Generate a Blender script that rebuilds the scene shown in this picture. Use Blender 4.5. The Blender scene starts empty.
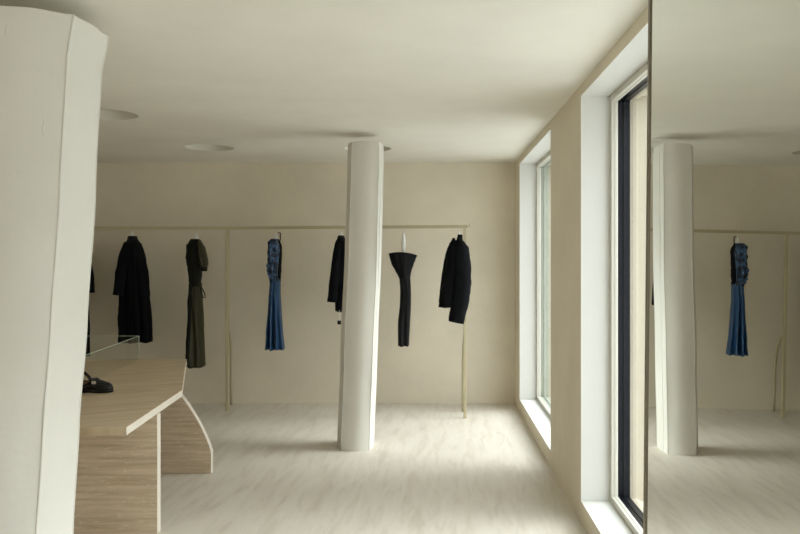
import bpy, bmesh, math, random
from mathutils import Vector, noise
random.seed(7)
C = bpy.context.scene.collection
F, X0, Y0, H = 778.0, 434.0, 258.0, 1.63        # focal length in pixels, vanishing point, eye height

def at(px, py, Y):                              # pixel on a plane at distance Y -> real point
    return Vector(((px-X0)*Y/F, Y, H-(py-Y0)*Y/F))

# ------------------------------------------------------------------ objects
def tag(o, label=None, cat=None, group=None, kind=None):
    if label: o['label'] = label
    if cat: o['category'] = cat
    if group: o['group'] = group
    if kind: o['kind'] = kind
    return o
def empty(name, loc, label=None, cat=None, group=None):
    o = bpy.data.objects.new(name, None); C.objects.link(o)
    o.location = loc; o.empty_display_size = .1
    return tag(o, label, cat, group)
def build(name, bm, mat, parent=None, smooth=False, label=None):
    if parent is not None:                      # mesh data given in world space
        off = Vector(parent.location)
        p = parent.parent
        while p is not None: off += Vector(p.location); p = p.parent
        for v in bm.verts: v.co -= off
    bmesh.ops.recalc_face_normals(bm, faces=bm.faces)
    if smooth:
        for f in bm.faces: f.smooth = True
    me = bpy.data.meshes.new(name); bm.to_mesh(me); bm.free()
    for m in (mat if isinstance(mat, (list, tuple)) else [mat]): me.materials.append(m)
    o = bpy.data.objects.new(name, me); C.objects.link(o)
    if parent is not None: o.parent = parent
    if label: o['label'] = label
    return o
def struct(name, bm, mat, parent=None, smooth=False):
    o = build(name, bm, mat, parent, smooth)
    if parent is None: o['kind'] = 'structure'
    return o
def add_box(bm, lo, hi, bevel=0, seg=2):
    r = bmesh.ops.create_cube(bm, size=1)
    vs = r['verts']
    for v in vs:
        v.co = Vector([(lo[i]+hi[i])/2 + v.co[i]*(hi[i]-lo[i]) for i in range(3)])
    if bevel:
        es = list({e for v in vs for e in v.link_edges})
        bmesh.ops.bevel(bm, geom=es, offset=bevel, segments=seg, affect='EDGES', profile=.5)
def add_tube(bm, pts, r, n=12, closed=False, cap=True, flat=1.0):
    pts = [Vector(p) for p in pts]; rings = []
    up = None
    for i, p in enumerate(pts):
        a = pts[(i-1) % len(pts)] if (closed or i) else p
        b = pts[(i+1) % len(pts)] if (closed or i < len(pts)-1) else p
        t = (b-a).normalized()
        if up is None:
            up = Vector((0,0,1)) if abs(t.z) < .9 else Vector((0,1,0))
        s = t.cross(up).normalized(); up = s.cross(t).normalized()
        rr = r[i] if isinstance(r, (list, tuple)) else r
        rings.append([bm.verts.new(p + s*math.cos(2*math.pi*k/n)*rr + up*math.sin(2*math.pi*k/n)*rr*flat) for k in range(n)])
    m = len(rings)
    for i in range(m if closed else m-1):
        A, B = rings[i], rings[(i+1) % m]
        for k in range(n): bm.faces.new((A[k], A[(k+1)%n], B[(k+1)%n], B[k]))
    if cap and not closed:
        bm.faces.new(rings[0]); bm.faces.new(rings[-1])
def loft(bm, rings, cap0=True, cap1=True):
    R = [[bm.verts.new(p) for p in r] for r in rings]; n = len(R[0])
    for A, B in zip(R, R[1:]):
        for k in range(n): bm.faces.new((A[k], A[(k+1)%n], B[(k+1)%n], B[k]))
    if cap0: bm.faces.new(R[0])
    if cap1: bm.faces.new(R[-1])
    return R
def interp(tab, t):
    if t <= tab[0][0]: return tab[0][1]
    for (a, va), (b, vb) in zip(tab, tab[1:]):
        if t <= b:
            k = (t-a)/(b-a); k = k*k*(3-2*k)*.5 + k*.5
            return va + (vb-va)*k
    return tab[-1][1]
def bez(p, n=16):
    p = [Vector(q) for q in p]; out = []
    for i in range(n+1):
        t = i/n; u = 1-t
        out.append(p[0]*u**3 + p[1]*3*u*u*t + p[2]*3*u*t*t + p[3]*t**3)
    return out

# ------------------------------------------------------------------ materials
def newmat(name):
    m = bpy.data.materials.new(name); m.use_nodes = True
    nt = m.node_tree; b = nt.nodes['Principled BSDF']
    return m, nt, b
def plaster(name, col, var=.06, rough=.85, bump=.15, scale=1.0, spots=0):
    m, nt, b = newmat(name); N, L = nt.nodes, nt.links
    tc = N.new('ShaderNodeTexCoord'); n1 = N.new('ShaderNodeTexNoise'); n2 = N.new('ShaderNodeTexNoise')
    n1.inputs['Scale'].default_value = 1.3*scale; n1.inputs['Detail'].default_value = 6; n1.inputs['Roughness'].default_value = .6
    n2.inputs['Scale'].default_value = 22*scale; n2.inputs['Detail'].default_value = 5
    L.new(tc.outputs['Object'], n1.inputs['Vector']); L.new(tc.outputs['Object'], n2.inputs['Vector'])
    r = N.new('ShaderNodeValToRGB')
    r.color_ramp.elements[0].position = .3; r.color_ramp.elements[1].position = .7
    r.color_ramp.elements[0].color = (*[c*(1-var) for c in col], 1)
    r.color_ramp.elements[1].color = (*[min(1, c*(1+var)) for c in col], 1)
    L.new(n1.outputs['Fac'], r.inputs['Fac']); L.new(r.outputs['Color'], b.inputs['Base Color'])
    b.inputs['Roughness'].default_value = rough
    add = N.new('ShaderNodeMath'); add.operation = 'MULTIPLY_ADD'; add.inputs[1].default_value = 3
    L.new(n1.outputs['Fac'], add.inputs[0]); L.new(n2.outputs['Fac'], add.inputs[2])
    bp = N.new('ShaderNodeBump'); bp.inputs['Strength'].default_value = bump; bp.inputs['Distance'].default_value = .01
    L.new(add.outputs[0], bp.inputs['Height']); L.new(bp.outputs['Normal'], b.inputs['Normal'])
    return m
def simple(name, col, rough=.5, metal=0, bump=0, bscale=200, sheen=0, spec=None):
    m, nt, b = newmat(name); N, L = nt.nodes, nt.links
    n = N.new('ShaderNodeTexNoise'); n.inputs['Scale'].default_value = bscale; n.inputs['Detail'].default_value = 3
    tc = N.new('ShaderNodeTexCoord'); L.new(tc.outputs['Object'], n.inputs['Vector'])
    r = N.new('ShaderNodeValToRGB')
    r.color_ramp.elements[0].color = (*[c*.9 for c in col], 1); r.color_ramp.elements[1].color = (*[min(1, c*1.08) for c in col], 1)
    L.new(n.outputs['Fac'], r.inputs['Fac']); L.new(r.outputs['Color'], b.inputs['Base Color'])
    b.inputs['Roughness'].default_value = rough; b.inputs['Metallic'].default_value = metal
    if sheen: b.inputs['Sheen Weight'].default_value = sheen
    if spec is not None: b.inputs['Specular IOR Level'].default_value = spec
    if bump:
        bp = N.new('ShaderNodeBump'); bp.inputs['Strength'].default_value = bump; bp.inputs['Distance'].default_value = .003
        L.new(n.outputs['Fac'], bp.inputs['Height']); L.new(bp.outputs['Normal'], b.inputs['Normal'])
    return m
def stone(name, lo, mid, hi, vec_scale, rot=(0,0,0), pits=True, rough=.55, dist=.6, fine=6.0, pos=(.3,.5,.72)):
    """layered travertine: bands of stretched noise with pale pitting lines"""
    m, nt, b = newmat(name); N, L = nt.nodes, nt.links
    tc = N.new('ShaderNodeTexCoord'); mp = N.new('ShaderNodeMapping')
    mp.inputs['Rotation'].default_value = rot
    L.new(tc.outputs['Object'], mp.inputs['Vector'])
    ms = N.new('ShaderNodeMapping'); ms.inputs['Scale'].default_value = vec_scale
    L.new(mp.outputs['Vector'], ms.inputs['Vector'])
    n1 = N.new('ShaderNodeTexNoise'); n1.inputs['Scale'].default_value = 1; n1.inputs['Detail'].default_value = 9
    n1.inputs['Roughness'].default_value = .62; n1.inputs['Distortion'].default_value = dist
    L.new(ms.outputs['Vector'], n1.inputs['Vector'])
    r = N.new('ShaderNodeValToRGB'); e = r.color_ramp.elements
    e[0].position = pos[0]; e[0].color = (*lo, 1); e[1].position = pos[2]; e[1].color = (*hi, 1)
    x = e.new(pos[1]); x.color = (*mid, 1)
    L.new(n1.outputs['Fac'], r.inputs['Fac'])
    out = r.outputs['Color']
    n2 = N.new('ShaderNodeTexNoise'); n2.inputs['Scale'].default_value = fine; n2.inputs['Detail'].default_value = 4
    n2.inputs['Roughness'].default_value = .7
    if pits:
        m2 = N.new('ShaderNodeMapping'); m2.inputs['Scale'].default_value = (9, 9, 42)
        L.new(tc.outputs['Object'], m2.inputs['Vector']); L.new(m2.outputs['Vector'], n2.inputs['Vector'])
    else: L.new(ms.outputs['Vector'], n2.inputs['Vector'])
    if pits:
        rp = N.new('ShaderNodeValToRGB'); rp.color_ramp.elements[0].position = .585; rp.color_ramp.elements[1].position = .64
        rp.color_ramp.elements[0].color = (0,0,0,1); rp.color_ramp.elements[1].color = (1,1,1,1)
        L.new(n2.outputs['Fac'], rp.inputs['Fac'])
        mx = N.new('ShaderNodeMix'); mx.data_type = 'RGBA'
        mul = N.new('ShaderNodeMath'); mul.operation = 'MULTIPLY'; mul.inputs[1].default_value = .6
        L.new(rp.outputs['Color'], mul.inputs[0]); L.new(mul.outputs[0], mx.inputs['Factor'])
        L.new(out, mx.inputs['A']); mx.inputs['B'].default_value = (.74,.66,.54,1)
        out = mx.outputs['Result']
    L.new(out, b.inputs['Base Color']); b.inputs['Roughness'].default_value = rough
    bp = N.new('ShaderNodeBump'); bp.inputs['Strength'].default_value = .12; bp.inputs['Distance'].default_value = .004
    L.new(n2.outputs['Fac'], bp.inputs['Height']); L.new(bp.outputs['Normal'], b.inputs['Normal'])
    return m
def glass(name, tint, refl=.06):
    m = bpy.data.materials.new(name); m.use_nodes = True; nt = m.node_tree; N, L = nt.nodes, nt.links
    N.remove(N['Principled BSDF']); out = N['Material Output']
    t = N.new('ShaderNodeBsdfTransparent'); t.inputs['Color'].default_value = (*tint, 1)
    g = N.new('ShaderNodeBsdfGlossy'); g.inputs['Roughness'].default_value = .02
    lw = N.new('ShaderNodeLayerWeight'); lw.inputs['Blend'].default_value = .5
    pw = N.new('ShaderNodeMath'); pw.operation = 'POWER'; pw.inputs[1].default_value = 5; L.new(lw.outputs['Facing'], pw.inputs[0])
    fr = N.new('ShaderNodeMath'); fr.operation = 'MULTIPLY_ADD'; fr.inputs[1].default_value = .45; fr.inputs[2].default_value = refl*.5
    L.new(pw.outputs[0], fr.inputs[0])
    mx = N.new('ShaderNodeMixShader')
    L.new(fr.outputs[0], mx.inputs['Fac']); L.new(t.outputs[0], mx.inputs[1]); L.new(g.outputs[0], mx.inputs[2])
    L.new(mx.outputs[0], out.inputs['Surface'])
    return m

M = {}
M['wall'] = plaster('clay_plaster_wall', (.715,.650,.525), .07)
M['ceiling'] = plaster('ceiling_plaster', (.78,.755,.675), .05, bump=.1)
M['reveal'] = plaster('window_reveal_paint', (.66,.655,.62), .02, bump=.05)
M['casing'] = plaster('column_casing_plaster', (.68,.66,.605), .03, bump=.08, scale=1.6)
M['frame'] = simple('window_frame_paint', (.62,.60,.53), .45)
M['black'] = simple('black_window_profile', (.005,.006,.010), .35, spec=.25)
M['reflprofile'] = simple('profile_painted_reflection', (.36,.38,.32), .4)  # glass reflection at the far window, painted into the profile as grey-green
M['facade'] = plaster('facade_render', (.50,.44,.34), .04)
M['pave'] = plaster('pavement', (.50,.50,.48), .08)
M['wglass'] = glass('window_glass', (.93,.95,.94))
M['cglass'] = glass('case_glass', (.975,.985,.98), .03)
M['gedge'] = simple('polished_glass_edge', (.60,.74,.60), .2)
M['rail'] = simple('champagne_metal', (.50,.44,.29), .42, .25)
M['mframe'] = simple('bronze_trim', (.20,.17,.12), .4, .5)
M['housing'] = simple('mirror_backing', (.55,.52,.44), .7)
M['hanger'] = simple('white_hanger', (.72,.72,.68), .4)
M['steel'] = simple('steel_wire', (.6,.6,.58), .3, .9)
M['blackwool'] = simple('black_wool', (.004,.0043,.0052), .85, bump=.4, bscale=300, spec=.1)
M['blacksilk'] = simple('black_satin', (.005,.0055,.0065), .6, bump=.2, bscale=90, spec=.2)
M['olive'] = simple('olive_satin', (.030,.027,.010), .5, bump=.1, bscale=60, spec=.25)
M['darkolive'] = simple('dark_olive_crepe', (.008,.008,.005), .7, spec=.15)
M['blue'] = simple('blue_satin', (.010,.055,.150), .38, bump=.1, bscale=60, spec=.5)
M['leather'] = simple('black_leather', (.004,.004,.005), .25, spec=.35)
M['insole'] = simple('brown_insole', (.16,.075,.03), .5)
M['tagmat'] = simple('paper_tag', (.75,.74,.70), .6)
M['lamp'] = simple('lamp_lens', (.7,.69,.64), .3)
M['cover'] = plaster('ceiling_recess_plaster', (.66,.64,.56), .01, bump=.02)
# crushed blue bodice
m, nt, b = newmat('crushed_blue_denim'); N, L = nt.nodes, nt.links
tc = N.new('ShaderNodeTexCoord'); vo = N.new('ShaderNodeTexVoronoi'); vo.inputs['Scale'].default_value = 34
nz = N.new('ShaderNodeTexNoise'); nz.inputs['Scale'].default_value = 22; nz.inputs['Detail'].default_value = 4
L.new(tc.outputs['Object'], nz.inputs['Vector']); L.new(tc.outputs['Object'], vo.inputs['Vector'])
rp = N.new('ShaderNodeValToRGB'); rp.color_ramp.elements[0].position = .42; rp.color_ramp.elements[1].position = .62
rp.color_ramp.elements[0].color = (.004,.010,.028,1); rp.color_ramp.elements[1].color = (.060,.135,.27,1)
L.new(nz.outputs['Fac'], rp.inputs['Fac']); L.new(rp.outputs['Color'], b.inputs['Base Color']); b.inputs['Roughness'].default_value = .6
bp = N.new('ShaderNodeBump'); bp.inputs['Strength'].default_value = .6; bp.inputs['Distance'].default_value = .01
L.new(vo.outputs['Distance'], bp.inputs['Height']); L.new(bp.outputs['Normal'], b.inputs['Normal']); M['denim'] = m
# mirror
m, nt, b = newmat('mirror_silver'); b.inputs['Metallic'].default_value = 1; b.inputs['Roughness'].default_value = 0.0
b.inputs['Base Color'].default_value = (.71,.715,.67,1); M['mirror'] = m
# stone
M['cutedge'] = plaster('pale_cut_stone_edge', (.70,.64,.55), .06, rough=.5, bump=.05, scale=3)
M['floor'] = stone('pale_travertine_floor', (.555,.495,.415), (.64,.59,.51), (.68,.64,.57), (13,1.9,1), (0,0,math.radians(2)), pits=False, rough=.5, dist=.7, fine=6)
M['panelstone'] = stone('travertine_panel', (.46,.365,.25), (.565,.46,.33), (.66,.55,.415), (2.2,2.2,44), pits=True, rough=.5, dist=.3, fine=2.0, pos=(.34,.5,.66))
M['topstone'] = stone('travertine_top', (.46,.35,.225), (.58,.465,.32), (.67,.565,.42), (16,1.6,1), (0,0,math.radians(58)), pits=False, rough=.42, dist=.6, fine=4)

# ------------------------------------------------------------------ the room
XR, YB, ZC, XL, YF = .908, 8.72, 2.70, -5.4, -3.2
SILL, HEAD, WT = .13, 2.63, 1.36            # window opening heights, outer face of the window wall
WIN = [(6.06, 8.25), (2.46, 4.805), (-1.15, 1.18)]

bm = bmesh.new(); add_box(bm, (XL-.3, YF-.3, -.12), (WT, YB+.3, 0)); struct('floor', bm, M['floor'])
bm = bmesh.new(); add_box(bm, (XL-.3, YB, 0), (WT, YB+.3, ZC+.3)); struct('wall_back', bm, M['wall'])
bm = bmesh.new(); add_box(bm, (XL-.3, YF, 0), (XL, YB, ZC+.3)); struct('wall_left', bm, M['wall'])
FW = (-2.5, .45, .10, 2.60)                  # unseen opening added behind the camera for frontal fill: x0, x1, z0, z1
bm = bmesh.new()
add_box(bm, (XL-.3, YF-.3, 0), (FW[0], YF, ZC+.3)); add_box(bm, (FW[1], YF-.3, 0), (WT, YF, ZC+.3))
add_box(bm, (FW[0], YF-.3, 0), (FW[1], YF, FW[2])); add_box(bm, (FW[0], YF-.3, FW[3]), (FW[1], YF, ZC+.3))
struct('wall_front', bm, M['wall'])

# right wall with three tall openings: plaster inside, white reveals, rendered facade outside
bm = bmesh.new()
def quad(bm, pts, mi=0):
    f = bm.faces.new([bm.verts.new(p) for p in pts]); f.material_index = mi
ys = [YF]
for a, b_ in sorted(WIN): ys += [a, b_]
ys.append(YB)
XM = XR+.225                                 # depth where the reveal ends and the frame sits
for i in range(0, len(ys)-1):
    y0, y1 = ys[i], ys[i+1]
    if i % 2 == 0:                           # solid pier
        for X, mi in ((XR, 0), (WT, 2)):
            quad(bm, [(X,y0,0),(X,y1,0),(X,y1,ZC+.3),(X,y0,ZC+.3)], mi)
    else:
        for X, mi in ((XR, 0), (WT, 2)):
            quad(bm, [(X,y0,0),(X,y1,0),(X,y1,SILL),(X,y0,SILL)], mi)
            quad(bm, [(X,y0,HEAD),(X,y1,HEAD),(X,y1,ZC+.3),(X,y0,ZC+.3)], mi)
        for xa, xb, mi in ((XR, XM, 1), (XM, WT, 2)):
            for z in (SILL, HEAD): quad(bm, [(xa,y0,z),(xb,y0,z),(xb,y1,z),(xa,y1,z)], mi)
            for y in (y0, y1): quad(bm, [(xa,y,SILL),(xb,y,SILL),(xb,y,HEAD),(xa,y,HEAD)], mi)
quad(bm, [(XR,YF,ZC+.3),(WT,YF,ZC+.3),(WT,YB,ZC+.3),(XR,YB,ZC+.3)], 0)
bmesh.ops.remove_doubles(bm, verts=bm.verts, dist=1e-5)
struct('wall_right', bm, [M['wall'], M['reveal'], M['facade']])

def rect_frame(bm, x0, x1, y0, y1, z0, z1, w, bev=.004):
    add_box(bm, (x0, y0, z0), (x1, y1, z0+w), bev); add_box(bm, (x0, y0, z1-w), (x1, y1, z1), bev)
    add_box(bm, (x0, y0, z0+w), (x1, y0+w, z1-w), bev); add_box(bm, (x0, y1-w, z0+w), (x1, y1, z1-w), bev)
for k, (y0, y1) in enumerate(WIN):
    root = empty('window_%d' % (k+1), (XR+.2, (y0+y1)/2, SILL)); root['kind'] = 'structure'
    bm = bmesh.new(); rect_frame(bm, XR+.178, XR+.220, y0+.001, y1-.001, SILL+.001, HEAD-.001, .038)
    rect_frame(bm, XR+.198, XR+.216, y0+.03, y1-.03, SILL+.03, HEAD-.03, .012, .002)
    build('window_frame', bm, M['frame'], root)
    bm = bmesh.new(); rect_frame(bm, XR+.222, XR+.294, y0+.002, y1-.002, SILL+.002, HEAD-.002, .034, .003)
    rect_frame(bm, XR+.25, XR+.262, y0+.03, y1-.03, SILL+.03, HEAD-.03, .012, .002)
    build('profile', bm, M['reflprofile'] if k == 0 else M['black'], root)
    bm = bmesh.new(); rect_frame(bm, XR+.296, XR+.345, y0+.002, y1-.002, SILL+.002, HEAD-.002, .022, .003)
    build('outer_stop', bm, M['facade'], root)
    bm = bmesh.new(); add_box(bm, (XR+.268, y0+.02, SILL+.02), (XR+.276, y1-.02, HEAD-.02))
    build('pane', bm, M['wglass'], root)

root = empty('window_4', ((FW[0]+FW[1])/2, YF-.1, FW[2])); root['kind'] = 'structure'  # added out of view to light the columns and back wall from the front
bm = bmesh.new()
for xa, xb, za, zb in ((FW[0], FW[1], FW[2], FW[2]+.05), (FW[0], FW[1], FW[3]-.05, FW[3]), (FW[0], FW[0]+.05, FW[2]+.05, FW[3]-.05), (FW[1]-.05, FW[1], FW[2]+.05, FW[3]-.05), (-1.05, -1.0, FW[2]+.05, FW[3]-.05)):
    add_box(bm, (xa, YF-.2, za), (xb, YF-.12, zb), .003)
build('window_frame', bm, M['frame'], root)
bm = bmesh.new(); add_box(bm, (FW[0]+.02, YF-.17, FW[2]+.02), (FW[1]-.02, YF-.162, FW[3]-.02)); build('pane', bm, M['wglass'], root)
# ceiling slab face with three round recesses
LIGHTS = [(-2.18, 7.55, .232), (-.645, 7.60, .226), (-2.45, 5.80, .232)]
bm = bmesh.new()
def rect(x0, x1, y0, y1):
    if x1-x0 > 1e-4 and y1-y0 > 1e-4: quad(bm, [(x0,y0,ZC),(x1,y0,ZC),(x1,y1,ZC),(x0,y1,ZC)])
S = .3; NR = 48
def hole_cell(cx, cy, r):
    ci, sq = [], []
    for i in range(NR):
        a = 2*math.pi*i/NR; c, s = math.cos(a), math.sin(a); q = S/max(abs(c), abs(s))
        ci.append(bm.verts.new((cx+c*r, cy+s*r, ZC))); sq.append(bm.verts.new((cx+c*q, cy+s*q, ZC)))
    for i in range(NR): bm.faces.new((ci[i], ci[(i+1)%NR], sq[(i+1)%NR], sq[i]))
for y0, y1, cells in ((YF, 5.4, []), (5.4, 6.2, [2]), (6.2, 7.2, []), (7.2, 8.0, [0, 1]), (8.0, YB, [])):
    x = XL
    for c in cells:
        cx, cy, r = LIGHTS[c]
        rect(x, cx-S, y0, y1); rect(cx-S, cx+S, y0, cy-S); rect(cx-S, cx+S, cy+S, y1)
        hole_cell(cx, cy, r); x = cx+S
    rect(x, XR, y0, y1)
bmesh.ops.remove_doubles(bm, verts=bm.verts, dist=1e-5)
struct('ceiling', bm, M['ceiling'])
LN = ['flush round ceiling recess between the leaning column and the left column, fully visible',
      'flush round ceiling recess half hidden behind the top of the far leaning column',
      'flush round ceiling recess nearest the big left column, cut off by its edge']
for (cx, cy, r), lab in zip(LIGHTS, LN):
    root = empty('recessed_ceiling_light', (cx, cy, ZC), lab, 'ceiling light', 'round recessed lights in the ceiling')
    bm = bmesh.new(); rings = []
    for rr, z in ((r, 0), (r*.985, .012), (r*.97, .05), (r*.93, .085), (r*.85, .105), (r*.5, .115), (r*.32, .116)):
        rings.append([Vector((cx+math.cos(2*math.pi*i/NR)*rr, cy+math.sin(2*math.pi*i/NR)*rr, ZC+z)) for i in range(NR)])
    loft(bm, rings, False, True)
    build('recess_bowl', bm, M['cover'], root, True)
    bm = bmesh.new(); rings = []
    for rr, z in ((.05, .115), (.05, .104), (.04, .100)):
        rings.append([Vector((cx+math.cos(2*math.pi*i/24)*rr, cy+math.sin(2*math.pi*i/24)*rr, ZC+z)) for i in range(24)])
    loft(bm, rings); build('lamp', bm, M['lamp'], root)

# pavement outside the windows
bm = bmesh.new(); add_box(bm, (WT, -12, -.3), (14, 22, -.12)); struct('pavement', bm, M['pave'])

# ------------------------------------------------------------------ columns
def column(poly, bulge, z1, offs, label, base, seed, flare=.05, ridge=.005, creases=()):
    """poly: plan corners in real coordinates; offs(z): sideways lean"""
    cx = sum(p[0] for p in poly)/len(poly); cy = sum(p[1] for p in poly)/len(poly)
    root = empty('column', (cx, cy, 0), label, 'column', 'plaster wrapped columns')
    nseg = 10; NZ = 64; rings = []; seams = [[] for _ in poly]
    for j in range(NZ+1):
        z = z1*j/NZ; ring = []
        sc = 1 + flare*max(0, (z-(z1-.22))/.22)**2 - .02*math.exp(-((z-(z1-.42))/.2)**2)
        for i, p in enumerate(poly):
            q = poly[(i+1) % len(poly)]
            d = Vector((q[0]-p[0], q[1]-p[1], 0)); nrm = Vector((d.y, -d.x, 0)).normalized()
            if nrm.dot(Vector(((p[0]+q[0])/2-cx, (p[1]+q[1])/2-cy, 0))) < 0: nrm = -nrm
            for k in range(nseg):
                t = k/nseg
                P = Vector((p[0], p[1], 0)) + d*t + nrm*bulge[i]*math.sin(math.pi*t)
                P.x = cx + (P.x-cx)*sc; P.y = cy + (P.y-cy)*sc
                w = noise.noise(Vector((P.x*2.2+seed, P.y*2.2, z*1.5)))*.016 + noise.noise(Vector((P.x*7+seed, P.y*7, z*4)))*.0035
                rad = Vector((P.x-cx, P.y-cy, 0)).normalized()
                P += rad*w*(.35 if k == 0 else 1)
                P.x += offs(z); P.z = z
                if j == NZ: P.z += .012*noise.noise(Vector((P.x*9, P.y*9, seed)))
                ring.append(P)
                if k == 0: seams[i].append(P - rad*.001)
        rings.append(ring)
    bm = bmesh.new()
    R = loft(bm, rings, False, False)
    # sunk lid
    for f in bm.faces: f.smooth = True
    for j in range(NZ):
        for i in range(len(poly)):
            e = bm.edges.get((R[j][i*nseg], R[j+1][i*nseg]))
            if e: e.smooth = False
    top = bm.faces.new(R[-1]); bm.faces.new(R[0])
    for e in top.edges: e.smooth = False
    cas = build('casing', bm, M['casing'], root)
    bpy.context.view_layer.update()
    for px, py, ln in creases:                   # short raised creases in the plaster skin
        o_ = Vector((0, 0, H)) - Vector(root.location); bm = bmesh.new(); pts = []
        for i in range(7):
            q = at(px - i*.4, py - 12 + i*4*ln/.085, 3.1) - Vector((0, 0, H))
            ok, loc, nn, _ = cas.ray_cast(o_, q.normalized())
            if ok: pts.append(loc + Vector(root.location) + q.normalized()*.002)
        if len(pts) > 3:
            add_tube(bm, pts, [.0015,.003,.004,.0045,.004,.003,.0015][:len(pts)], 8); build('crease', bm, M['casing'], root, True)
    for s in seams:
        bm = bmesh.new(); add_tube(bm, s[::2], ridge, 8)
        build('seam', bm, M['casing'], root, True)
    return root
o1 = [(0,-.172), (.4,-.155), (.9,-.122), (1.35,-.090), (1.9,-.052), (2.45,-.022), (2.62,0)]
column([(-1.80,3.05), (-1.472,3.17), (-1.458,3.47), (-1.70,3.58), (-1.88,3.36)], [.028,.006,.02,.02,.02], 2.62,
       lambda z: interp(o1, z), 'large off-white column in the left foreground, cut off by the left edge', 0, 3.1, .035, .0045, [(45,125,.085),(8,35,.05)])
o2 = [(0,-.020), (.8,.008), (1.75,.048), (2.62,.068)]
column([(-.768,6.60), (-.530,6.60), (-.515,6.68), (-.510,6.88), (-.76,6.92), (-.812,6.70)], [.042,.003,.006,.02,.01,.003], 2.62,
       lambda z: interp(o2, z), 'slender off-white leaning column standing alone in the middle of the floor', 0, 8.4, -.05, .0035)

# ------------------------------------------------------------------ mirror
yaw, roll, dm = math.radians(.9), math.radians(-.55), .62
nv = Vector((math.cos(yaw)*math.cos(roll), -math.sin(yaw)*math.cos(roll), math.sin(roll)))
def mp(y, z, back=0):                          # point on the mirror plane
    x = (dm - nv.y*y - nv.z*(z-1.3))/nv.x
    return Vector((x+back, y, z))
MY0, MY1, MZ0, MZ1 = 1.18, 2.415, .03, 2.66
root = empty('wall_mirror', (XR-.1, (MY0+MY1)/2, 0), 'tall full-height mirror at the right reflecting the far column and blue dress', 'mirror')
def slab(bm, y0, y1, z0, z1, b0, b1):
    v = [bm.verts.new(mp(y, z, b)) for b in (b0, b1) for y, z in ((y0,z0),(y1,z0),(y1,z1),(y0,z1))]
    for f in ((0,1,2,3),(7,6,5,4),(0,4,5,1),(1,5,6,2),(2,6,7,3),(3,7,4,0)): bm.faces.new([v[i] for i in f])
bm = bmesh.new(); slab(bm, MY0+.02, MY1-.02, MZ0+.02, MZ1-.02, 0, .006); build('mirror_glass', bm, M['mirror'], root)
bm = bmesh.new()
slab(bm, MY0, MY0+.02, MZ0, MZ1, -.004, .02); slab(bm, MY1-.02, MY1, MZ0, MZ1, -.004, .02)
slab(bm, MY0+.02, MY1-.02, MZ0, MZ0+.02, -.004, .02); slab(bm, MY0+.02, MY1-.02, MZ1-.02, MZ1, -.004, .02)
build('mirror_frame', bm, M['mframe'], root)
bm = bmesh.new(); add_box(bm, (mp(2,2.66).x+.03, MY0+.03, 0), (XR-.002, MY1-.03, MZ1-.04), .004); build('backing', bm, M['housing'], root)

# ------------------------------------------------------------------ clothes rail
def railY(X): return 8.29 + (max(X, -2.2)+2.2)*(-.37/2.51)
ZR = 1.950
root = empty('clothes_rail', (-1.9, railY(-1.9), 0), 'long champagne metal clothes rail on thin legs along the back wall', 'clothes rail')
bm = bmesh.new()
def beam(bm, a, b, w, h):
    a, b = Vector(a), Vector(b); t = (b-a).normalized(); s = t.cross(Vector((0,0,1))).normalized(); u = s.cross(t)
    vs = [bm.verts.new(p + s*sx*w/2 + u*sy*h/2) for p in (a, b) for sx, sy in ((-1,-1),(1,-1),(1,1),(-1,1))]
    for f in ((0,1,2,3),(7,6,5,4),(0,4,5,1),(1,5,6,2),(2,6,7,3),(3,7,4,0)): bm.faces.new([vs[i] for i in f])
    bmesh.ops.bevel(bm, geom=list({e for v in vs for e in v.link_edges}), offset=.003, segments=2, affect='EDGES')
beam(bm, (-4.75, 8.29, ZR), (-2.2, 8.29, ZR), .03, .032)
beam(bm, (-2.21, 8.2915, ZR), (.345, railY(.345), ZR), .03, .032)
build('hanging_bar', bm, M['rail'], root)
for i, X in enumerate((.315, -2.203, -4.7)):
    y = railY(X)
    bm = bmesh.new(); add_box(bm, (X-.016, y-.016, 0), (X+.016, y+.016, ZR-.018), .003)
    build('leg', bm, M['rail'], root)
    bm = bmesh.new(); dy = .36 if i else .33; dx = -.05 if i else -.010
    c = Vector((X, y, .88))
    pts = bez([c, c+Vector((dx*.6, dy*.80, -.10)), c+Vector((dx, dy, -.36)), c+Vector((dx, dy, -.66))], 18) + [Vector((X+dx, y+dy, .002))]
    add_tube(bm, pts, .013, 12); build('brace', bm, M['rail'], root, True)
bm = bmesh.new(); X = .352
add_tube(bm, [(X-.01, railY(X), ZR), (X+.008, railY(X), ZR), (X+.012, railY(X), ZR+.02), (X+.012, railY(X), ZR+.035)], .007, 10)
build('end_hook', bm, M['rail'], root, True)

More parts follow.
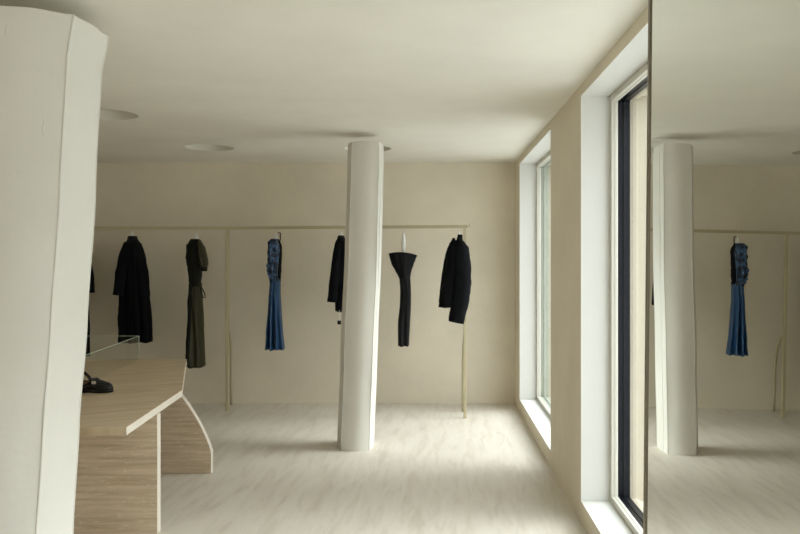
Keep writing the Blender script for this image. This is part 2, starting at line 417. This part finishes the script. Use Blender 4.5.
# ------------------------------------------------------------------ clothes
def hanger(px, neck_py, label, spread=.36, turn=0.0, tall=False):
    X = (px-X0)*8.3/F; Y = railY(X)
    for _ in range(3): X = (px-X0)*Y/F; Y = railY(X)
    zn = H-(neck_py-Y0)*Y/F
    root = empty('clothes_hanger', (X, Y, zn), label, 'clothes hanger', 'hangers on the clothes rail')
    d = Vector((math.sin(turn), math.cos(turn), 0))
    bm = bmesh.new(); zt = ZR+.018; r = .019; pts = []
    pts.append(Vector((X, Y, zn)))
    pts.append(Vector((X, Y, zn+.02)))
    # hook sits over the bar: bar is 0.03 deep, hook circles it
    rr = .026
    pts.append(Vector((X, Y, ZR-.030)))
    for i in range(0, 13):
        a = math.radians(-80 + i*20)
        pts.append(Vector((X, Y+math.cos(a)*rr, ZR+math.sin(a)*rr*1.0)))
    add_tube(bm, pts, .0028, 8); build('hook', bm, M['steel'], root, True)
    bm = bmesh.new()
    if tall:
        rings = []
        for z, w in ((zn-.16,.010),(zn-.13,.020),(zn-.09,.025),(zn-.05,.021),(zn+.0,.014),(zn+.03,.008)):
            rings.append([Vector((X+w*math.cos(k*math.pi/8), Y+w*math.sin(k*math.pi/8), z)) for k in range(16)])
        loft(bm, rings); build('clip_neck', bm, M['hanger'], root, True)
    else:
        rings = []
        for z, w in ((zn-.03,.024),(zn-.005,.024),(zn+.025,.018),(zn+.045,.010),(zn+.058,.006)):
            rings.append([Vector((X+w*math.cos(k*math.pi/8), Y+w*math.sin(k*math.pi/8), z)) for k in range(16)])
        loft(bm, rings); build('hanger_neck', bm, M['hanger'], root, True)
    bm = bmesh.new(); pts = []
    zb = zn-.17 if tall else zn-.035
    for i in range(-8, 9):
        t = i/8; pts.append(Vector((X, Y, zb)) + d*t*spread/2 + Vector((0,0,-.065*abs(t)**1.3)))
    add_tube(bm, pts, .009, 10, flat=1.2); build('shoulder_bar', bm, M['hanger'], root, True)
    return X, Y, zn
NS = 56
def cloth(bm, Y, levels, folds=7, amp=.05, seed=0, sq=2.3, wr=.004, ph=0, sub=6):
    """levels: (y pixel, left pixel, right pixel, half depth m, depth shift m); folded closed loft"""
    rings = []
    L_ = []
    for a, b in zip(levels, levels[1:]):
        for i in range(sub):
            t = i/sub; L_.append([a[k]+(b[k]-a[k])*t for k in range(5)])
    L_.append(list(levels[-1]))
    # light smoothing for curved outlines
    for _ in range(2):
        L2 = [r[:] for r in L_]
        for i in range(1, len(L_)-1):
            for k in (1,2,3,4): L2[i][k] = (L_[i-1][k]+2*L_[i][k]+L_[i+1][k])/4
        L_ = L2
    y_top, y_bot = levels[0][0], levels[-1][0]
    for (py, xl, xr, hd, ys_) in L_:
        a = at(xl, py, Y); b = at(xr, py, Y); cx = (a.x+b.x)/2; hw = (b.x-a.x)/2
        t = (py-y_top)/(y_bot-y_top); ring = []
        for k in range(NS):
            th = 2*math.pi*k/NS; c, s = math.cos(th), math.sin(th)
            f = (abs(c)**sq+abs(s)**sq)**(-1/sq)
            fo = 1 - amp*(.15+t)*(.5+.5*math.cos(folds*th+ph+seed+.6*math.sin(3*t+seed)))*(abs(s)**.7)
            wx = noise.noise(Vector((c*2+seed, s*2, t*6)))*wr*2 + noise.noise(Vector((c*6+seed, s*6, t*20)))*wr
            ring.append(Vector((cx + hw*c*f*(1-(1-fo)*.3) + wx*abs(s), Y+ys_ + (hd*s*f)*fo*1.0 + wx, a.z + .004*math.sin(5*th+seed)*t)))
        rings.append(ring)
    loft(bm, rings)
def sleeve(bm, pts, seed=0):
    """pts: (x px, y px, half width px, depth, half depth)"""
    rings = []
    L_ = []
    for a, b in zip(pts, pts[1:]):
        for i in range(6):
            t = i/6; L_.append([a[k]+(b[k]-a[k])*t for k in range(5)])
    L_.append(list(pts[-1]))
    for _ in range(4):
        L2 = [r[:] for r in L_]
        for i in range(1, len(L_)-1):
            for k in range(5): L2[i][k] = (L_[i-1][k]+L_[i][k]+L_[i+1][k])/3
        L_ = L2
    n = len(L_)
    for i, (x, y, w, Y, hd) in enumerate(L_):
        a = L_[max(0,i-1)]; b = L_[min(n-1,i+1)]
        tx, ty = b[0]-a[0], b[1]-a[1]; l = math.hypot(tx, ty) or 1; nx, ny = -ty/l, tx/l
        ring = []
        for k in range(32):
            th = 2*math.pi*k/32; c, s = math.cos(th), math.sin(th)
            wr = 1+.07*noise.noise(Vector((c*2+seed, s*2, i*.45)))*2
            P = at(x+nx*w*c*wr, y+ny*w*c*wr, Y); P.y = Y + hd*s*wr; ring.append(P)
        rings.append(ring)
    loft(bm, rings)
def garment(name, label, cat, X, Y, z):
    return empty(name, (X, Y, z), label, cat)

# --- long black robe
X, Y, z = hanger(132.5, 237, 'white hanger carrying the long black robe', .22, 0)
g = garment('black_robe', 'long black robe with wide elbow sleeve hanging left of the olive dress', 'robe', X, Y, z)
bm = bmesh.new()
cloth(bm, Y, [(240,127.5,138,.05,0),(245,124,141,.13,0),(256,122,144,.16,0),(275,121,147,.15,0),(300,119.5,149.5,.15,0),(325,118.5,151,.16,0),(342,118,151.5,.16,0)], 7, .55, 1.2, wr=.005)
build('robe_body', bm, M['blackwool'], g, True)
bm = bmesh.new(); sleeve(bm, [(128,243,4,Y-.11,.03),(124,255,5,Y-.14,.05),(121,272,5.4,Y-.15,.06),(118.2,295,5.2,Y-.15,.06)], 2)
build('sleeve', bm, M['blackwool'], g, True)
bm = bmesh.new(); sleeve(bm, [(138,244,3.5,Y+.10,.03),(142,258,4,Y+.13,.05),(145,280,4,Y+.14,.05),(146,296,4,Y+.14,.05)], 5)
build('sleeve', bm, M['blackwool'], g, True)
bm = bmesh.new(); cloth(bm, Y, [(236,128.5,136.5,.045,0),(239,127.5,137.5,.055,0),(243,127,138.5,.06,0)], 3, .05, 1); build('collar', bm, M['blacksilk'], g, True)
bm = bmesh.new(); cloth(bm, Y-.135, [(246,131.5,134.2,.012,0),(290,133,137,.016,0),(338,135,140,.02,0)], 3, .1, 4); build('front_placket', bm, M['blackwool'], g, True)
# --- black garment mostly hidden behind the big column
X, Y, z = hanger(76, 237, 'hanger of the garment almost hidden behind the big left column', .38, .2)
g = garment('black_coat', 'black coat almost hidden behind the edge of the big left column', 'coat', X, Y, z)
bm = bmesh.new()
cloth(bm, Y, [(238,72,80,.05,0),(244,68,84,.13,0),(258,65,86,.15,0),(290,62,88,.15,0),(330,60,88.5,.15,0),(356,59,89,.15,0)], 6, .2, 3.2)
build('coat_body', bm, M['blackwool'], g, True)
for x0_, dy in ((1, -.13), (-1, .12)):
    bm = bmesh.new(); sleeve(bm, [(76+x0_*5,243,4,Y+dy*.8,.03),(76+x0_*9,258,5,Y+dy,.05),(76+x0_*12.5,275,5,Y+dy,.06),(76+x0_*14,293,4.6,Y+dy,.055)], 2)
    build('sleeve', bm, M['blackwool'], g, True)
# --- olive dress
X, Y, z = hanger(196.5, 238, 'white hanger carrying the dark olive dress', .20, 0)
g = garment('olive_dress', 'long dark olive dress with short puff sleeve and waist tie', 'dress', X, Y, z)
bm = bmesh.new()
cloth(bm, Y, [(239,191,199,.05,0),(246,188.5,202,.13,0),(258,188.5,202,.14,0),(275,189.5,201,.12,0),(285,190,200.5,.10,0)], 5, .1, 2)
build('bodice', bm, M['darkolive'], g, True)
bm = bmesh.new()
cloth(bm, Y, [(284,190.5,200.5,.10,0),(300,189,202,.12,0),(325,188,203,.13,0),(350,187.5,203.8,.14,0),(366.5,187.5,204,.145,0)], 5, .25, .8)
build('skirt', bm, M['olive'], g, True)
bm = bmesh.new()
cloth(bm, Y-.05, [(284,190,194,.09,0),(310,189,193.5,.11,0),(340,188,192.5,.11,0),(361,187,191,.11,0)], 4, .2, .3)
build('overskirt', bm, M['darkolive'], g, True, 'darker side panel of the skirt')
bm = bmesh.new()
cloth(bm, Y-.10, [(240,198.8,200.5,.03,0),(247,198.8,204,.06,0),(256,199,207,.07,0),(264,200,208,.065,0),(267.5,202,206.5,.05,0)], 8, .18, 5, wr=.006)
build('puff_sleeve', bm, M['olive'], g, True)
bm = bmesh.new(); cloth(bm, Y-.10, [(266.5,202,206.6,.05,0),(268,201.8,207.2,.055,0),(271,202,206.4,.05,0)], 9, .2, 5); build('sleeve_cuff', bm, M['darkolive'], g, True, 'black elastic cuff')
bm = bmesh.new(); cloth(bm, Y+.12, [(244,187,193,.05,0),(256,186.2,193,.06,0),(266,187.5,192.5,.05,0)], 8, .15, 5); build('puff_sleeve', bm, M['darkolive'], g, True)
bm = bmesh.new(); add_tube(bm, [at(200,286,Y-.12), at(202.5,289,Y-.14), at(204.8,294,Y-.15), at(205.2,297.5,Y-.15), at(203.2,298,Y-.15), at(202,294,Y-.14), at(200.3,288,Y-.12)], .006, 8); build('waist_tie', bm, M['darkolive'], g, True)
bm = bmesh.new(); cloth(bm, Y, [(283,189.8,201,.105,0),(286.5,189.8,201,.105,0)], 4, .02, 1); build('waistband', bm, M['darkolive'], g, True)
# --- blue dress
X, Y, z = hanger(275.8, 238, 'white hanger carrying the blue dress', .18, 0)
g = garment('blue_dress', 'long blue dress with crushed bodice and flared satin skirt', 'dress', X, Y, z)
bm = bmesh.new()
cloth(bm, Y, [(239,271.5,278.5,.05,0),(244,268.5,281,.12,0),(255,268,281.5,.13,0),(268,269,281,.12,0),(280,270,280.5,.10,0)], 9, .12, 2, wr=.006)
build('bodice', bm, M['blackwool'], g, True, 'black back of the bodice')
bm = bmesh.new()
cloth(bm, Y-.07, [(239,271.3,277.5,.04,0),(243,269,279,.08,0),(252,268,279.5,.09,0),(262,268,279,.09,0),(272,267.3,278,.08,0),(279,269.5,277.5,.07,0)], 13, .30, 2, wr=.014, sub=8)
build('ruched_front', bm, M['denim'], g, True, 'crushed blue ruffled front and sleeve')
bm = bmesh.new()
cloth(bm, Y, [(279,270.2,280.2,.10,0),(295,269.3,280.5,.11,0),(315,267.8,281.5,.12,0),(335,266.2,283,.135,0),(349.5,265,284.2,.15,0)], 9, .9, .4, wr=.003)
build('skirt', bm, M['blue'], g, True)
bm = bmesh.new(); cloth(bm, Y, [(278,270,280.4,.105,0),(281.5,270,280.4,.105,0)], 4, .02, 1); build('waistband', bm, M['denim'], g, True)
bm = bmesh.new(); add_tube(bm, [at(278.5,232.5,Y-.03), at(280.3,233,Y-.05), at(280.2,240,Y-.06), at(279.4,243,Y-.06)], .006, 8); build('strap', bm, M['blackwool'], g, True)
# --- black jacket behind the column
X, Y, z = hanger(341.5, 237, 'white hanger carrying the black jacket behind the far column', .24, .1)
g = garment('black_jacket', 'black jacket half hidden behind the far leaning column', 'jacket', X, Y, z)
bm = bmesh.new()
cloth(bm, Y, [(239,337,345,.05,0),(244,335,349,.12,0),(256,334.5,352,.14,0),(280,334.5,354,.14,0),(311,335.3,354,.14,0)], 5, .12, 2)
build('jacket_body', bm, M['blackwool'], g, True)
bm = bmesh.new(); sleeve(bm, [(338.5,242,3,Y-.10,.03),(337,250,3.6,Y-.14,.05),(335.3,270,4.6,Y-.16,.055),(332,302,5,Y-.16,.055)], 4); build('sleeve', bm, M['blackwool'], g, True)
bm = bmesh.new(); sleeve(bm, [(345,243,3,Y+.09,.03),(350,255,5,Y+.12,.05),(353,280,5,Y+.12,.05),(354,302,5,Y+.12,.05)], 4); build('sleeve', bm, M['blackwool'], g, True)
bm = bmesh.new(); cloth(bm, Y, [(235.5,338,344,.045,0),(239,337,345,.055,0),(244,337,346,.06,0)], 3, .05, 1); build('collar', bm, M['blacksilk'], g, True)
bm = bmesh.new(); a = at(339.3,310,Y-.13); add_tube(bm, [a, at(339.3,321,Y-.13)], .003, 6)
tg = build('tag_string', bm, M['tagmat'], g, True, 'pale string of the swing tag')
bm = bmesh.new(); a = at(337.4,320.5,Y-.13); b_ = at(341,324.5,Y-.13); add_box(bm, (a.x, a.y-.002, b_.z), (b_.x, a.y+.002, a.z), .001); build('swing_tag', bm, M['blacksilk'], g)
# --- black strapless dress
X, Y, z = hanger(403.5, 236, 'white clip hanger carrying the strapless black dress', .20, math.pi/2-.2, tall=True)
g = garment('strapless_black_dress', 'strapless black dress with fan-shaped bodice and narrow skirt', 'dress', X, Y, z)
bm = bmesh.new(); rings = []
prof = [(0,388.6,417.2),(.2,389.8,415.6),(.42,391.4,413.6),(.7,395.2,411.4),(.85,397.6,410.7),(1,399.4,410.3)]
for j in range(25):
    t = j/24; xl = interp([(p[0],p[1]) for p in prof], t); xr = interp([(p[0],p[2]) for p in prof], t); ring = []
    for k in range(NS):
        th = 2*math.pi*k/NS; c, s = math.cos(th), math.sin(th)
        x = (xl+xr)/2+(xr-xl)/2*c; u = (x-403)/14
        ytop = 252.2+2.0*u*u+.9*u ; py = ytop + (279-ytop)*t
        rad = .05 + .015*t + .006*math.cos(9*th+1)*(1-t)
        P = at(x, py, Y); P.y = Y + rad*s; ring.append(P)
    rings.append(ring)
loft(bm, rings); build('bodice', bm, M['blacksilk'], g, True)
bm = bmesh.new()
cloth(bm, Y, [(277,399.3,410.4,.065,0),(290,400.2,411,.07,0),(305,399.8,411,.07,0),(322,397.8,410.2,.07,0),(346,398,409,.07,0)], 5, .3, 1.5)
build('skirt', bm, M['blacksilk'], g, True)
bm = bmesh.new()
for k in range(3):
    f = [at(393.5+k*6, 254-.8*(k==1), Y-.052+.0), at(397.5+k*3, 266, Y-.06), at(401+k*1.2, 278, Y-.064)]
    add_tube(bm, f, .004, 6)
build('boning', bm, M['blackwool'], g, True)
# --- black blazer at the right end
X, Y, z = hanger(459, 237.5, 'white hanger carrying the black blazer at the right end of the rail', .32, -.5)
g = garment('black_blazer', 'black blazer hanging at the right end of the rail beside the leg', 'blazer', X, Y, z)
bm = bmesh.new()
cloth(bm, Y-.115, [(240,451.5,462,.04,.06),(246,448.5,464,.08,.02),(258,446.8,465,.09,0),(275,443.8,464,.09,0),(292,441,463,.09,0),(307.2,438.2,461,.09,0)], 5, .15, 2)
build('blazer_body', bm, M['blackwool'], g, True)
bm = bmesh.new(); sleeve(bm, [(460,241,3,Y-.12,.03),(461.5,248,7.5,Y-.15,.05),(461.5,262,9.3,Y-.17,.06),(462.3,280,9.2,Y-.17,.065),(461,298,8.8,Y-.17,.065),(456,322.5,7.9,Y-.17,.06)], 4)
build('sleeve', bm, M['blackwool'], g, True)
bm = bmesh.new(); sleeve(bm, [(452,243,2.5,Y,.03),(449,255,4,Y,.05),(446,280,5,Y,.05),(443,303,4.4,Y,.05)], 6); build('sleeve', bm, M['blackwool'], g, True)
bm = bmesh.new(); sleeve(bm, [(460.2,234.5,2.2,Y-.09,.015),(459.8,240,3.2,Y-.12,.02),(457.6,250,2.6,Y-.15,.02)], 1)
sleeve(bm, [(454,238,1.4,Y+.02,.02),(453,243,2.2,Y-.04,.03),(451,252,2.2,Y-.10,.03)], 2); build('collar', bm, M['blackwool'], g, True)
bm = bmesh.new(); add_tube(bm, [at(441,306,Y-.13), at(442,310.5,Y-.14), at(444.5,313.5,Y-.14), at(447,317,Y-.14), at(447.6,312,Y-.14), at(447,306,Y-.13)], .0012, 6); build('tag_loop', bm, M['tagmat'], g, True, 'white loop of tag string')

# ------------------------------------------------------------------ travertine table
ZT = .75
root = empty('display_table', (-2.4, 5.4, 0), 'brown travertine display table with angled top and two upright slabs', 'table')
bm = bmesh.new()
plan = [(-1.60,4.05), (-1.68,5.19), (-2.156,6.78), (-3.9,6.78), (-4.1,5.3), (-3.6,4.05)]
lo = [bm.verts.new((x,y,ZT-.044)) for x, y in plan]; hi = [bm.verts.new((x,y,ZT)) for x, y in plan]
bm.faces.new(lo); bm.faces.new(hi)
for i in range(6): bm.faces.new((lo[i], lo[(i+1)%6], hi[(i+1)%6], hi[i]))
bmesh.ops.bevel(bm, geom=list(bm.edges), offset=.002, segments=1, affect='EDGES')
for f in bm.faces:
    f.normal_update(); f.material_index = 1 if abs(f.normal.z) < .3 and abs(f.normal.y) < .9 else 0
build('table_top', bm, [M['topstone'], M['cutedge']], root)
bm = bmesh.new(); add_box(bm, (-3.3, 4.60, 0), (-1.635, 4.655, ZT-.044), .003)
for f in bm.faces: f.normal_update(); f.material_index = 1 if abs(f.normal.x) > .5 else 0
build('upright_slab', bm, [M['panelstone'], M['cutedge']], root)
bm = bmesh.new(); YP = 5.885
curve = [(168,372),(172,381),(181,396),(187,404),(192.7,412.7),(197.6,421),(201.8,429),(205.6,437),(209,445.5),(211,451.5)]
pr = [at(x, y, YP) for x, y in curve]; pr = [(p.x, p.z) for p in pr if p.z < ZT-.046]
pr = [(-2.06, ZT-.044)] + pr + [(pr[-1][0], 0), (-3.5, 0), (-3.5, ZT-.044)]
a = [bm.verts.new((x, YP, z)) for x, z in pr]; b_ = [bm.verts.new((x, YP+.055, z)) for x, z in pr]
bm.faces.new(a); bm.faces.new(b_)
for i in range(len(pr)): bm.faces.new((a[i], a[(i+1)%len(pr)], b_[(i+1)%len(pr)], b_[i]))
bmesh.ops.bevel(bm, geom=[e for e in bm.edges if abs(e.verts[0].co.y-e.verts[1].co.y) < 1e-6], offset=.002, segments=1, affect='EDGES')
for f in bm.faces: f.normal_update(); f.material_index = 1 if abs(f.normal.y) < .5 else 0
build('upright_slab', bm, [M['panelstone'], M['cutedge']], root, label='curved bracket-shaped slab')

# glass case
GZ = .952
CC = [(-2.560, 6.75), (-2.415, 5.30), (-3.25, 5.21), (-3.40, 6.75)]
root = empty('glass_display_case', (-2.9, 6.0, ZT), 'clear glass display case standing on the travertine table', 'display case')
def strip(bm, a, b, z0, z1, t):
    a, b = Vector((*a, 0)), Vector((*b, 0)); d = (b-a).normalized(); n_ = Vector((-d.y, d.x, 0))*t/2
    vs = [bm.verts.new((p.x, p.y, z)) for z in (z0, z1) for p in (a-n_, b-n_, b+n_, a+n_)]
    for f in ((0,1,2,3),(7,6,5,4),(0,4,5,1),(1,5,6,2),(2,6,7,3),(3,7,4,0)): bm.faces.new([vs[i] for i in f])
for k in range(4):
    a, b_ = CC[k], CC[(k+1) % 4]
    bm = bmesh.new(); strip(bm, a, b_, ZT, GZ, .007); p = build('glass_pane', bm, M['cglass'], root)
    bm = bmesh.new(); strip(bm, a, b_, GZ, GZ+.003, .007); build('polished_edge', bm, M['gedge'], p, label='pale green polished edge')
for a in CC[:2]:
    bm = bmesh.new(); add_box(bm, (a[0]-.002, a[1]-.002, ZT), (a[0]+.002, a[1]+.002, GZ)); build('corner_joint', bm, M['gedge'], root)

# shoe
YS = 5.10; toe = at(113, 392, YS); LEN = .27
root = empty('black_shoe', (toe.x-LEN/2, YS, ZT), 'black leather mule shoe with brown insole on the travertine table', 'shoe')
def shoe_w(u):                                  # half width, u from heel 0 to toe 1
    return interp([(0,.012),(.05,.026),(.2,.033),(.45,.032),(.7,.045),(.85,.044),(.95,.030),(1,.008)], u)
def P_(u, y, z): return Vector((toe.x-LEN+u*LEN, YS+y, ZT+z))
bm = bmesh.new(); rings = []
for z, g_ in ((.001,.97),(.004,1.03),(.018,1.05),(.022,1.0)):
    ring = []
    for i in range(40): u = .5-.5*math.cos(math.pi*i/39); ring.append(P_(u, -shoe_w(u)*g_, z))
    for i in range(38, 0, -1): u = .5-.5*math.cos(math.pi*i/39); ring.append(P_(u, shoe_w(u)*g_, z))
    rings.append(ring)
loft(bm, rings); build('sole', bm, M['leather'], root, True)
bm = bmesh.new(); ring0, ring1 = [], []
for i in range(40):
    u = .03+.62*(.5-.5*math.cos(math.pi*i/39)); ring0.append(P_(u, -shoe_w(u)*.93, .023))
for i in range(38, 0, -1):
    u = .03+.62*(.5-.5*math.cos(math.pi*i/39)); ring0.append(P_(u, shoe_w(u)*.93, .023))
loft(bm, [ring0, [p+Vector((0,0,.006)) for p in ring0]]); build('insole', bm, M['insole'], root, label='brown leather insole')
bm = bmesh.new(); g_ = []
for i in range(25):
    u = .50+.50*i/24; row = []
    h = interp([(.50,.066),(.6,.070),(.72,.060),(.85,.048),(.94,.038),(1,.018)], u)
    for k in range(17):
        a = math.pi*k/16; w = shoe_w(u)*1.0
        row.append(bm.verts.new(P_(u, -w*math.cos(a), .02+h*math.sin(a)**.75)))
    g_.append(row)
for A, B in zip(g_, g_[1:]):
    for k in range(16): bm.faces.new((A[k], A[k+1], B[k+1], B[k]))
o = build('vamp', bm, M['leather'], root, True); s_ = o.modifiers.new('s', 'SOLIDIFY'); s_.thickness = .003
bm = bmesh.new(); g_ = []
for i in range(33):                              # low heel cup and sides
    t = i/32; u = .5*abs(1-2*t)**1.1; side = -1 if t < .5 else 1
    w = shoe_w(max(u,.0))*side if u > .02 else shoe_w(.02)*side*(abs(1-2*t)/.1 if abs(1-2*t)<.1 else 1)
    h = (.030 if side < 0 else .050) + .045*math.exp(-(u/.18)**2) + .024*math.exp(-((u-.5)/.1)**2)
    g_.append([bm.verts.new(P_(u, w, .02)), bm.verts.new(P_(u, w*1.03, .02+h*.5)), bm.verts.new(P_(u, w*.93, .02+h))])
for A, B in zip(g_, g_[1:]):
    for k in range(2): bm.faces.new((A[k], A[k+1], B[k+1], B[k]))
o = build('heel_counter', bm, M['leather'], root, True); s_ = o.modifiers.new('s', 'SOLIDIFY'); s_.thickness = .003
bm = bmesh.new(); g_ = []
for i in range(21):                              # brown lining on the far inner side
    u = .04+.48*i/20; w = shoe_w(u)*.88
    g_.append([bm.verts.new(P_(u, w, .03)), bm.verts.new(P_(u, w*.96, .066))])
for A, B in zip(g_, g_[1:]): bm.faces.new((A[0], A[1], B[1], B[0]))
o = build('lining', bm, M['insole'], root, True, 'brown lining'); s_ = o.modifiers.new('s', 'SOLIDIFY'); s_.thickness = .002
bm = bmesh.new(); add_tube(bm, [P_(.05,0,.10), P_(.14,-.030,.135), P_(.26,-.036,.145), P_(.38,-.036,.130), P_(.48,-.036,.105), P_(.55,-.038,.07)], .0075, 10, flat=1.3)
build('strap', bm, M['leather'], root, True)
bm = bmesh.new(); add_tube(bm, [P_(.56,-.040,.060), P_(.57,-.03,.085), P_(.60,0,.092), P_(.62,.03,.08), P_(.62,.04,.05)], .006, 10); build('strap', bm, M['leather'], root, True)
bm = bmesh.new(); a = P_(.60,-.041,.070); add_box(bm, a-Vector((.014,.006,.010)), a+Vector((.014,.004,.010)), .003); build('buckle', bm, M['steel'], root, label='small silver buckle')

# ------------------------------------------------------------------ daylight
w = bpy.data.worlds.new('overcast_sky'); bpy.context.scene.world = w; w.use_nodes = True
N, L = w.node_tree.nodes, w.node_tree.links
bg = N['Background']; tc = N.new('ShaderNodeTexCoord'); sp = N.new('ShaderNodeSeparateXYZ'); L.new(tc.outputs['Generated'], sp.inputs[0])
rp = N.new('ShaderNodeValToRGB'); rp.color_ramp.elements[0].position = 0; rp.color_ramp.elements[0].color = (.345,.34,.35,1)
rp.color_ramp.elements[1].position = .7; rp.color_ramp.elements[1].color = (.925,.965,1.0,1)
L.new(sp.outputs['Z'], rp.inputs['Fac']); L.new(rp.outputs['Color'], bg.inputs['Color']); bg.inputs['Strength'].default_value = 2.7
sun = bpy.data.lights.new('soft_daylight', 'SUN'); sun.energy = 1.4; sun.angle = math.radians(31); sun.color = (.93,.975,1.0)
so = bpy.data.objects.new('soft_daylight', sun); C.objects.link(so)
so.rotation_euler = Vector((math.cos(math.radians(38)), 0.0, math.sin(math.radians(38)))).to_track_quat('Z', 'Y').to_euler()
for k, (y0, y1) in enumerate(WIN):               # portals guide the sky light through the openings
    l = bpy.data.lights.new('window_portal', 'AREA'); l.shape = 'RECTANGLE'; l.size = y1-y0; l.size_y = HEAD-SILL
    l.cycles.is_portal = True
    o = bpy.data.objects.new('window_portal', l); C.objects.link(o); o.location = (WT+.01, (y0+y1)/2, (HEAD+SILL)/2)
    o.rotation_euler = (math.pi/2, 0, math.pi/2)

l = bpy.data.lights.new('window_portal', 'AREA'); l.shape = 'RECTANGLE'; l.size = FW[1]-FW[0]; l.size_y = FW[3]-FW[2]; l.cycles.is_portal = True
o = bpy.data.objects.new('window_portal', l); C.objects.link(o); o.location = ((FW[0]+FW[1])/2, YF-.31, (FW[2]+FW[3])/2)
o.rotation_euler = (math.pi/2, 0, math.pi)

# ------------------------------------------------------------------ camera
cam = bpy.data.cameras.new('camera'); co = bpy.data.objects.new('camera', cam); C.objects.link(co)
co.location = (0, 0, H); co.rotation_euler = (math.pi/2, 0, 0)
cam.sensor_width = 36; cam.lens = 36*F/800; cam.shift_x = -(X0-400)/800; cam.shift_y = -(267-Y0)/800
cam.clip_start = .05
sc = bpy.context.scene; sc.camera = co
sc.view_settings.view_transform = 'Standard'; sc.view_settings.look = 'None'
sc.view_settings.gamma = 1; sc.view_settings.exposure = 1.1; sc.view_settings.use_curve_mapping = False
sc.cycles.use_denoising = True
sc.cycles.max_bounces = 14; sc.cycles.diffuse_bounces = 9; sc.cycles.glossy_bounces = 5; sc.cycles.transparent_max_bounces = 12
sc.cycles.caustics_reflective = True
